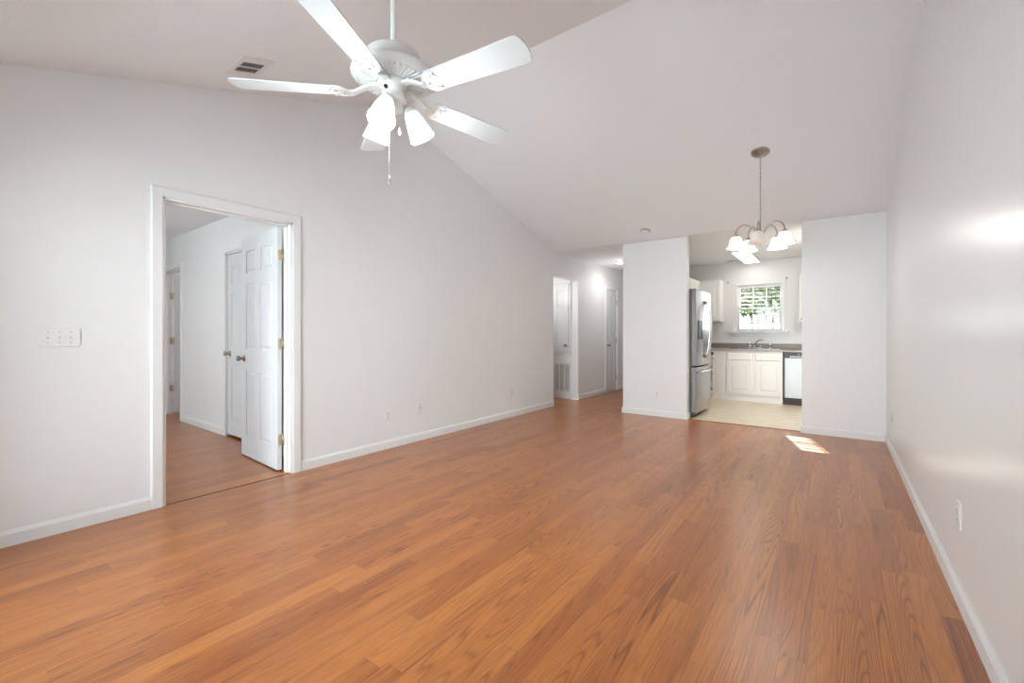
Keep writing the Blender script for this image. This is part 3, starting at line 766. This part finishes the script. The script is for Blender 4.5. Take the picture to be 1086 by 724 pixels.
# ---------------------------------------------------------------- ceiling fittings
# supply vent on the front slope of the vault
SL = math.atan(.31)
vt = tag(bpy.data.objects.new('ceiling_vent', None), 'rectangular white register with two dark louvred slots on the sloped ceiling by the fan', 'vent')
COL.objects.link(vt); vt.location = (-3.135, 1.305, 2.51 + .31 * 1.305); vt.rotation_euler = (SL, 0, 0); vt.empty_display_size = .1
mb = MB(); VW, VD = .150, .105
for a, b, c_, e in ((-VW, VW, -VD, -.068), (-VW, VW, .068, VD), (-VW, -.076, -.068, .068), (.076, VW, -.068, .068), (-.006, .006, -.068, .068)):
    mb.box(a, b, c_, e, -.008, -.0005)
mb.build('frame', M['plate'], vt, bevel=.002)
mb = MB(); mb.box(-.078, .078, -.069, .069, -.0022, -.0008); mb.build('duct_throat', M['dark'], vt)
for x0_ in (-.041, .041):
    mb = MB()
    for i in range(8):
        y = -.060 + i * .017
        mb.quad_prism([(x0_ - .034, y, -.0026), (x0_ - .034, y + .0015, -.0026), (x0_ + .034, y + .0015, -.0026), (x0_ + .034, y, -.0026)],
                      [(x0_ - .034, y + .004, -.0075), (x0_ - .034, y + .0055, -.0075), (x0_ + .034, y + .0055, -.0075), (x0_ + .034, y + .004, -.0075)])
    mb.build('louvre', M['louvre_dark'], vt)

# smoke detector on the slope just before the flat ceiling
ys = 5.78; zs = 2.51 + .31 * YRIDGE - (2.51 + .31 * YRIDGE - CE) * (ys - YRIDGE) / (KN - YRIDGE)
sm = tag(empty('smoke_detector', (-2.06, ys, zs)), 'round white smoke detector on the ceiling above the partition', 'detector')
sm.rotation_euler = (-math.atan(.304), 0, 0)
mb = MB(); mb.lathe([(.0, 0), (.068, 0), (.068, -.014), (.062, -.018)], (0, 0, 0), (0, 0, 1), 28); mb.build('base', M['grille_back'], sm)
mb = MB(); mb.lathe([(.058, -.018), (.056, -.026), (.040, -.040), (.0, -.042)], (0, 0, 0), (0, 0, 1), 28); mb.build('cover', M['plate'], sm)
mb = MB(); mb.lathe([(.0595, -.0182), (.0585, -.0225)], (0, 0, 0), (0, 0, 1), 28, cap=False); mb.build('vent_slot', M['plate_dark'], sm)

# hall disc light
hl = tag(empty('ceiling_light', (-3.17, 7.6, CE)), 'small round glowing disc light on the hall ceiling', 'lamp')
mb = MB(); mb.lathe([(0, 0), (.085, 0), (.085, -.010), (.072, -.016), (.068, -.012)], (0, 0, 0), (0, 0, 1), 28, cap=False); mb.build('trim_ring', M['plate'], hl)
mb = MB(); mb.lathe([(.071, -.012), (.066, -.018), (.0, -.022)], (0, 0, 0), (0, 0, 1), 28); mb.build('diffuser', M['disc_light'], hl)
def fill_light(name, loc, e, size=.05, col=(1, .97, .93)):  # bare point light added as fill
    pl = bpy.data.lights.new(name, 'POINT'); pl.energy = e; pl.shadow_soft_size = size; pl.color = col
    po = bpy.data.objects.new(name, pl); COL.objects.link(po); po.location = loc
pl = bpy.data.lights.new('hall_bulb', 'SPOT'); pl.energy = 6; pl.spot_size = R(165); pl.spot_blend = .5; pl.shadow_soft_size = .06
po = bpy.data.objects.new('hall_bulb', pl); COL.objects.link(po); po.location = (-3.05, 7.6, CE - .03)
kd = tag(empty('added_kitchen_globe', (-.02, 6.95, CE)), 'round white globe light added unseen behind the right wall block to brighten the kitchen', 'lamp')  # unseen fixture added to brighten the cabinet fronts
mb = MB(); mb.lathe([(0, 0), (.08, 0), (.08, -.02), (.05, -.03)], (0, 0, 0), (0, 0, 1), 24); mb.build('base', M['plate'], kd)
mb = MB(); mb.lathe([(.05, -.03), (.085, -.05), (.10, -.09), (.085, -.13), (.04, -.155), (.001, -.16)], (0, 0, 0), (0, 0, 1), 24); mb.build('globe', M['panel_light'], kd)
pl = bpy.data.lights.new('kitchen_fill', 'SPOT'); pl.color = (1, .95, .88); pl.energy = 55; pl.spot_size = R(150); pl.spot_blend = .6; pl.shadow_soft_size = .08  # added fill aimed down into the kitchen from the unseen globe
po = bpy.data.objects.new('kitchen_fill', pl); COL.objects.link(po); po.location = (-.05, 6.95, CE - .19)
fill_light('kitchen_fill', (-.02, 6.95, CE - .34), 6, .08, (1, .95, .88)); fill_light('hall_bulb', (-3.05, 7.6, CE - .42), 4.6, .08)  # added points hung below the fixtures to lift the kitchen and hall ceilings
fill_light('bedroom_fill', (-5.6, .3, CE - .3), 10, .1, (.88, .94, 1)); fill_light('bath_fill', (-7.9, 3.0, CE - .3), 14, .1, (1, .93, .82))  # added fill for the bedroom and the room beyond, no lamp modelled
fill_light('alcove_fill', (-4.1, 6.2, CE - .6), 4.5)  # added fill that brightens the alcove, no lamp modelled
# kitchen fluorescent fixture
kl = tag(empty('kitchen_ceiling_light', (-1.20, 8.10, CE)), 'bright rectangular fluorescent fixture on the kitchen ceiling', 'lamp')
mb = MB(); mb.box(-.12, .12, -.62, .62, -.055, 0); mb.build('housing', M['plate'], kl, bevel=.004)
mb = MB(); mb.box(-.108, .108, -.605, .605, -.060, -.0555); mb.build('diffuser', M['panel_light'], kl)
kv = tag(empty('kitchen_ceiling_vent', (-1.48, 8.62, CE)), 'small white register on the kitchen ceiling beside the bright fixture', 'vent')
mb = MB(); mb.box(-.13, .13, -.07, -.045, -.008, 0); mb.box(-.13, .13, .045, .07, -.008, 0); mb.box(-.13, -.10, -.045, .045, -.008, 0); mb.box(.10, .13, -.045, .045, -.008, 0); mb.build('frame', M['plate'], kv)
mb = MB()
for i in range(5): mb.box(-.10, .10, -.040 + i * .018, -.035 + i * .018, -.007, -.001)
mb.box(-.10, .10, -.045, .045, -.0010, -.0005); mb.build('louvre', M['grille_back'], kv)

# ---------------------------------------------------------------- ceiling fan
FX, FY, FZ = -1.566, 1.24, 2.195
fzc = 2.51 + .31 * FY
fan = tag(empty('ceiling_fan', (FX, FY, fzc)), 'white five blade ceiling fan with three lit glass shades', 'ceiling fan')
def fz(z): return z - fzc                 # world height to local
mb = MB(); mb.lathe([(.02, fz(fzc - .10)), (.045, fz(fzc - .095)), (.070, fz(fzc - .05)), (.075, fz(fzc + .02))], (0, 0, 0), (0, 0, 1), 32); mb.build('canopy', M['fan'], fan)
mb = MB(); mb.cyl((0, 0, fz(2.37)), (0, 0, fz(fzc - .09)), .0125, 16); mb.lathe([(.03, fz(2.360)), (.03, fz(2.372)), (.018, fz(2.385)), (.0126, fz(2.39))], (0, 0, 0), (0, 0, 1), 20); mb.build('downrod', M['fan'], fan)
mb = MB()
mb.lathe([(.10, fz(2.366)), (.116, fz(2.362)), (.122, fz(2.350)), (.124, fz(2.300)), (.134, fz(2.296)), (.160, fz(2.292)), (.174, fz(2.285)), (.178, fz(2.274)), (.168, fz(2.262)), (.150, fz(2.256)), (.06, fz(2.246)), (.02, fz(2.250))], (0, 0, 0), (0, 0, 1), 48)
mb.build('motor_housing', M['fan'], fan)
mb = MB()                                   # cooling fins on the underside
for i in range(40):
    a = 2 * math.pi * i / 40; c0, s0 = math.cos(a), math.sin(a); px_, py_ = -s0 * .0026, c0 * .0026
    lo = [(c0 * r_ + k * px_, s0 * r_ + k * py_, fz(z)) for r_, z, k in ((.074, 2.2500, -1), (.142, 2.2560, -1), (.142, 2.2560, 1), (.074, 2.2500, 1))]
    hi = [(x, y, z - .008) for x, y, z in lo]; mb.quad_prism(lo, hi)
mb.build('fin_ring', M['fan'], fan)
mb = MB()
mb.lathe([(.066, fz(2.250)), (.068, fz(2.235)), (.060, fz(2.226)), (.048, fz(2.224)), (.048, fz(2.180)), (.058, fz(2.174)), (.060, fz(2.160)), (.054, fz(2.150)), (.044, fz(2.146)), (.040, fz(2.126)), (.026, fz(2.118)), (.002, fz(2.114))], (0, 0, 0), (0, 0, 1), 32)
mb.build('switch_housing', M['fan'], fan)
mb = MB(); mb.cyl((.012, -.046, fz(2.205)), (.016, -.056, fz(2.205)), .008, 10); mb.build('reverse_switch', M['black'], fan)
BL = .66; PIT = R(-12)
for k in range(5):
    an = -2.376 + k * R(72)
    ca, sa = math.cos(an), math.sin(an)
    def place(r_, w_, h_, an=an, ca=ca, sa=sa):
        # r_ along the blade, w_ across, h_ above the blade plane; pitched about the blade axis
        y_ = w_ * math.cos(PIT) - h_ * math.sin(PIT); z_ = w_ * math.sin(PIT) + h_ * math.cos(PIT)
        return (ca * r_ - sa * y_, sa * r_ + ca * y_, fz(FZ) + z_)
    # blade outline: rounded root, slightly wider tip with clipped corners
    out = []
    r0, r1, w0, w1 = .185, BL, .054, .066
    for i in range(9):
        t_ = math.pi / 2 + math.pi * i / 8; out.append((r0 + .030 + .030 * math.cos(t_), w0 * math.sin(t_)))
    out += [(r1 - .050, -w1)]
    for i in range(6):
        t_ = -math.pi / 2 + math.pi / 2 * i / 5; out.append((r1 - .030 + .024 * math.cos(t_), -w1 + .028 + .028 * math.sin(t_)))
    out += [(r1, -w1 * .35), (r1, w1 * .35)]
    for i in range(6):
        t_ = math.pi / 2 * i / 5; out.append((r1 - .030 + .024 * math.cos(t_), w1 - .028 + .028 * math.sin(t_)))
    out += [(r1 - .050, w1)]
    mb = MB(); mb.quad_prism([place(r_, w_, 0) for r_, w_ in out], [place(r_, w_, .006) for r_, w_ in out])
    bl_ = mb.build('blade', M['fan_blade'], fan, bevel=.0015)
    mb = MB()
    # cast iron: an arm from the hub, spreading in a scalloped plate under the blade root
    def hub(r_, w_, z_, ca=ca, sa=sa): return (ca * r_ - sa * w_, sa * r_ + ca * w_, fz(z_))
    secs = [(.060, .016, 2.238, 2.226), (.095, .014, 2.234, 2.221), (.130, .013, 2.220, 2.206), (.165, .015, 2.199, 2.188), (.185, .022, 2.194, 2.186)]
    for (ra, wa, ta, ba), (rb, wb_, tb, bb) in zip(secs[:-1], secs[1:]):
        mb.quad_prism([hub(ra, -wa, ba), hub(ra, wa, ba), hub(ra, wa, ta), hub(ra, -wa, ta)], [hub(rb, -wb_, bb), hub(rb, wb_, bb), hub(rb, wb_, tb), hub(rb, -wb_, tb)])
    plate = []
    for i in range(13):
        t_ = math.pi / 2 + math.pi * i / 12; plate.append((.222 + .048 * math.cos(t_), .052 * math.sin(t_)))
    for rr, ww in ((.250, -.044), (.240, -.034), (.250, -.020), (.262, -.010), (.270, 0), (.262, .010), (.250, .020), (.240, .034), (.250, .044)): plate.append((rr, ww))
    mb.quad_prism([place(r_, w_, -.006) for r_, w_ in plate], [place(r_, w_, -.0005) for r_, w_ in plate])
    bi = mb.build('blade_iron', M['fan'], bl_, bevel=.0012)
    mb = MB()
    curve = [(.250, -.040), (.236, -.031), (.234, -.018), (.246, -.010), (.256, 0), (.246, .010), (.234, .018), (.236, .031), (.250, .040)]
    mb.tube([place(r_, w_, -.0066) for r_, w_ in curve], .0022, 6)
    for rr, ww in ((.205, 0), (.228, -.030), (.228, .030)): mb.tube([place(rr, ww, -.0060), place(rr, ww, -.0085)], .0042, 8)
    mb.build('screw_and_relief', M['fan_relief'], bl_)
# three shades
def shade_points(prof, base, ax):
    return prof
for k, deg in enumerate((-60, 60, 180)):
    a = R(deg); ax = Vector((math.cos(a) * .46, math.sin(a) * .46, -.89)).normalized()
    st = Vector((math.cos(a) * .035, math.sin(a) * .035, fz(2.150))); soc = st + Vector((math.cos(a) * .035, math.sin(a) * .035, -.010))
    mb = MB(); mb.tube([st, st + Vector((math.cos(a) * .02, math.sin(a) * .02, .002)), soc], .011, 12); mb.lathe([(.018, -.012), (.026, -.006), (.029, .012), (.027, .018)], soc, ax, 20)
    arm = mb.build('lamp_arm', M['fan'], fan)
    mb = MB(); t_ = .003
    outp = [(.025, .008), (.032, .018), (.039, .042), (.046, .072), (.052, .104), (.057, .130)]
    mb.lathe(outp + [(r_ - t_, z_ - .0005) for r_, z_ in outp[::-1]], soc, ax, 32, cap=False)
    mb.build('lamp_shade', M['fan_glass'], arm)
    pl = bpy.data.lights.new('fan_bulb', 'POINT'); pl.energy = 6; pl.shadow_soft_size = .025; pl.color = (.86, .94, 1)
    po = bpy.data.objects.new('fan_bulb', pl); COL.objects.link(po); po.location = Vector((FX, FY, fzc)) + soc + ax * .165
# pull chains
mb = MB(); cx_, cy_ = .030, -.045
for i in range(48): 
    z = fz(2.165) - i * .0072; mb.lathe([(.0004, -.0022), (.0019, 0), (.0004, .0022)], (cx_, cy_, z), (0, 0, 1), 6)
mb.cyl((cx_, cy_, fz(2.165) - .342), (cx_, cy_, fz(2.168)), .0006, 6)
ch = mb.build('pull_chain', M['nickel'], fan)
mb = MB(); mb.lathe([(.001, .0), (.004, -.006), (.0035, -.015), (.005, -.022), (.0045, -.034), (.001, -.040)], (cx_, cy_, fz(2.165) - .345), (0, 0, 1), 12); mb.build('chain_fob', M['nickel'], ch)
mb = MB(); cx_, cy_ = .058, -.012
mb.cyl((cx_, cy_, fz(2.165) - .13), (cx_, cy_, fz(2.168)), .0008, 6); ch = mb.build('pull_chain', M['plate'], fan)
mb = MB(); mb.lathe([(.001, .0), (.005, -.008), (.007, -.022), (.005, -.034), (.001, -.038)], (cx_, cy_, fz(2.165) - .13), (0, 0, 1), 12); mb.build('chain_fob', M['plate'], ch)

# ---------------------------------------------------------------- chandelier
CX, CY = -.58, 4.70; CRAD = .208
czc = 2.51 + .31 * YRIDGE - (2.51 + .31 * YRIDGE - CE) * (CY - YRIDGE) / (KN - YRIDGE)
chd = tag(empty('chandelier', (CX, CY, czc)), 'brushed nickel chandelier with five bell glass shades hanging from a chain', 'chandelier')
def cz(z): return z - czc
mb = MB(); nrm = Vector((0, -.29, -1)).normalized()
mb.lathe([(.078, -.002), (.078, .006), (.070, .016), (.040, .024), (.020, .030), (.006, .040)], (0, 0, 0), nrm, 32); mb.build('canopy', M['nickel'], chd)
mb = MB(); zt = cz(czc - .035); zb = cz(2.235); n = int((zt - zb) / .021)
for i in range(n):
    zc_ = zt - (i + .5) * (zt - zb) / n; pts = []
    for j in range(11):
        t_ = 2 * math.pi * j / 10; u_, v_ = .0055 * math.cos(t_), .0135 * math.sin(t_)
        pts.append((u_, .0, zc_ + v_) if i % 2 else (0, u_, zc_ + v_))
    mb.tube(pts, .0018, 5)
mb.tube([(.003 * math.cos(i * 1.1), .003 * math.sin(i * 1.1), zt - i * (zt - zb) / 30) for i in range(31)], .0015, 5)
mb.build('chain', M['nickel'], chd)
mb = MB(); mb.lathe([(.004, cz(2.24)), (.008, cz(2.232)), (.014, cz(2.222)), (.008, cz(2.212)), (.0065, cz(2.20)), (.0065, cz(2.12)), (.016, cz(2.11)), (.010, cz(2.10)), (.016, cz(2.088)), (.028, cz(2.070)), (.030, cz(2.055)), (.018, cz(2.035)), (.010, cz(2.022)), (.014, cz(2.012)), (.001, cz(2.000))], (0, 0, 0), (0, 0, 1), 24)
mb.build('column', M['nickel'], chd)
cambear = math.degrees(math.atan2(-CY, -CX))          # direction of the viewer
for k in range(5):
    a = R(cambear - 6 + k * 72); c0, s0 = math.cos(a), math.sin(a)
    prof = [(.020, 2.065), (.040, 2.10), (.075, 2.145), (.120, 2.172), (.155, 2.168), (.188, 2.145), (.205, 2.11), (CRAD, 2.075)]
    # smooth the arm
    pts = []
    for i in range(len(prof) - 1):
        p0 = prof[max(i - 1, 0)]; p1 = prof[i]; p2 = prof[i + 1]; p3 = prof[min(i + 2, len(prof) - 1)]
        for j in range(4):
            t_ = j / 4; q = [.5 * (2 * p1[d_] + (p2[d_] - p0[d_]) * t_ + (2 * p0[d_] - 5 * p1[d_] + 4 * p2[d_] - p3[d_]) * t_ ** 2 + (3 * p1[d_] - p0[d_] - 3 * p2[d_] + p3[d_]) * t_ ** 3) for d_ in (0, 1)]
            pts.append((c0 * q[0], s0 * q[0], cz(q[1])))
    pts.append((c0 * CRAD, s0 * CRAD, cz(2.075)))
    mb = MB(); mb.tube(pts, .0055, 10)
    mb.lathe([(.010, .008), (.020, 0), (.024, -.012), (.022, -.028), (.016, -.034)], (c0 * CRAD, s0 * CRAD, cz(2.078)), (0, 0, 1), 20)
    arm = mb.build('arm', M['nickel'], chd)
    outp = [(.022, 0), (.040, -.007), (.051, -.026), (.057, -.054), (.063, -.080), (.076, -.102), (.086, -.111)]
    mb = MB(); mb.lathe(outp + [(r_ - .003, z_ - .001) for r_, z_ in outp[::-1]], (c0 * CRAD, s0 * CRAD, cz(2.066)), (0, 0, 1), 32, cap=False)
    front = (k == 0)
    sh = mb.build('lamp_shade', M['chand_glass_off_glow'] if front else M['chand_glass'], arm)
    if not front:
        pl = bpy.data.lights.new('chandelier_bulb', 'POINT'); pl.energy = 2.0; pl.shadow_soft_size = .05; pl.color = (.97, .97, .95)
        po = bpy.data.objects.new('chandelier_bulb', pl); COL.objects.link(po); po.location = (CX + c0 * CRAD, CY + s0 * CRAD, 1.93)
mb = MB(); mb.lathe([(.001, cz(1.99)), (.016, cz(1.985)), (.013, cz(1.975)), (.001, cz(1.968))], (0, 0, 0), (0, 0, 1), 16); mb.cyl((0, 0, cz(1.98)), (0, 0, cz(2.005)), .005, 10); mb.build('finial', M['nickel'], chd)

# ---------------------------------------------------------------- outside
w = MB(); w.box(-30, 30, YK + T + .01, 45, -.25, -.05); struct(w.build('floor_lawn', M['grass']))
w = MB(); w.box(-30, 30, -30, YR - T - .01, -.25, -.05); w.box(-30, -9.72, YR - T - .01, YK + T + .01, -.25, -.05); struct(w.build('floor_patio', mat('pale_concrete', (.75, .76, .77), .9)))

def in_gap(p):
    # leaves are skipped here, shaping the crowns so low sun reaches the upper panes
    t_ = p[1] - (YK + .08); x = p[0] + .30 * t_; z = p[2] - .512 * t_
    return (-1.85 < x < -.40 and 1.52 < z < 2.6)
def tree(name, loc, blobs, nleaf, label, lm, trunk_r=.14, trunk_h=2.0, size=.13, seed=1, group=None):
    rnd = random.Random(seed)
    t_ = tag(empty(name, loc), label, 'tree', group)
    mb = MB(); h = max(b[2] for b in blobs)
    mb.tube([(0, 0, -.05), (.04, .02, trunk_h * .5), (-.03, .05, trunk_h), (.05, -.05, h)], [trunk_r, trunk_r * .8, trunk_r * .65, trunk_r * .2], 10)
    for b in blobs: mb.tube([(0, 0, trunk_h * .8), (b[0] * .5, b[1] * .5, (trunk_h * .8 + b[2]) / 2), b[:3]], [trunk_r * .45, trunk_r * .3, trunk_r * .1], 7)
    mb.build('trunk', M['bark'], t_)
    mb = MB(); tot = sum(b[3] ** 2 for b in blobs)
    for b in blobs:
        for _ in range(int(nleaf * b[3] ** 2 / tot)):
            v = Vector((rnd.gauss(0, 1), rnd.gauss(0, 1), rnd.gauss(0, 1))).normalized() * b[3] * rnd.uniform(.25, 1) ** .6
            c_ = Vector((b[0] + v.x, b[1] + v.y, b[2] + v.z * .85))
            if c_.z < .02 or in_gap(c_ + Vector(loc)): continue
            s = size * rnd.uniform(.6, 1.3)
            u_ = Vector((rnd.gauss(0, 1), rnd.gauss(0, 1), rnd.gauss(0, 1))).normalized(); w_ = u_.cross(Vector((rnd.gauss(0, 1), rnd.gauss(0, 1), rnd.gauss(0, 1)))).normalized()
            mb.add([c_ - u_ * s, c_ - w_ * s * .45 + u_ * s * .1, c_ + u_ * s, c_ + w_ * s * .45 + u_ * s * .1], [(0, 1, 2, 3)])
    mb.build('crown', lm, t_)
tree('shade_tree', (-2.8, 15.0, 0), [(0, 0, 4.4, 1.3), (-.6, .2, 5.2, 1.2), (.6, .3, 4.7, 1.2), (.5, 0, 3.6, .9), (-.5, 0, 3.4, .9), (.9, .4, 5.6, 1.0), (1.1, .1, 3.0, .9), (.1, .2, 5.9, .9)], 16000, 'dense green tree nearest outside the kitchen window', M['leaf'], size=.12, seed=3)
tree('garden_tree', (-2.4, 24.0, 0), [(0, 0, 4.2, 1.6), (-1.0, .4, 3.0, 1.3), (1.1, .2, 3.2, 1.3), (0, .5, 2.0, 1.2)], 5200, 'loose pale green tree beyond the white fence outside the kitchen window', M['leaf_light'], size=.2, seed=5)
tree('garden_tree', (-6.2, 22.0, 0), [(0, 0, 3.8, 1.6), (1.2, .4, 2.6, 1.3), (.2, .3, 5.0, 1.5), (-.8, .5, 2.4, 1.3)], 4200, 'green tree with gaps in its crown beyond the fence, left in the kitchen window', M['leaf'], size=.2, seed=6)
fn = tag(empty('picket_fence', (-2.0, 12.6, -.05)), 'white picket fence outside behind the kitchen window', 'fence')
for i in range(-12, 13):
    mb = MB(); x = i * .16; mb.quad_prism([(x - .05, 0, 0), (x + .05, 0, 0), (x + .05, 0, 1.58), (x, 0, 1.67), (x - .05, 0, 1.58)], [(x - .05, .02, 0), (x + .05, .02, 0), (x + .05, .02, 1.58), (x, .02, 1.67), (x - .05, .02, 1.58)])
    mb.build('picket', M['fence'], fn)
for z in (.3, 1.35):
    mb = MB(); mb.box(-2.0, 2.0, .02, .06, z, z + .08); mb.build('rail', M['fence'], fn)
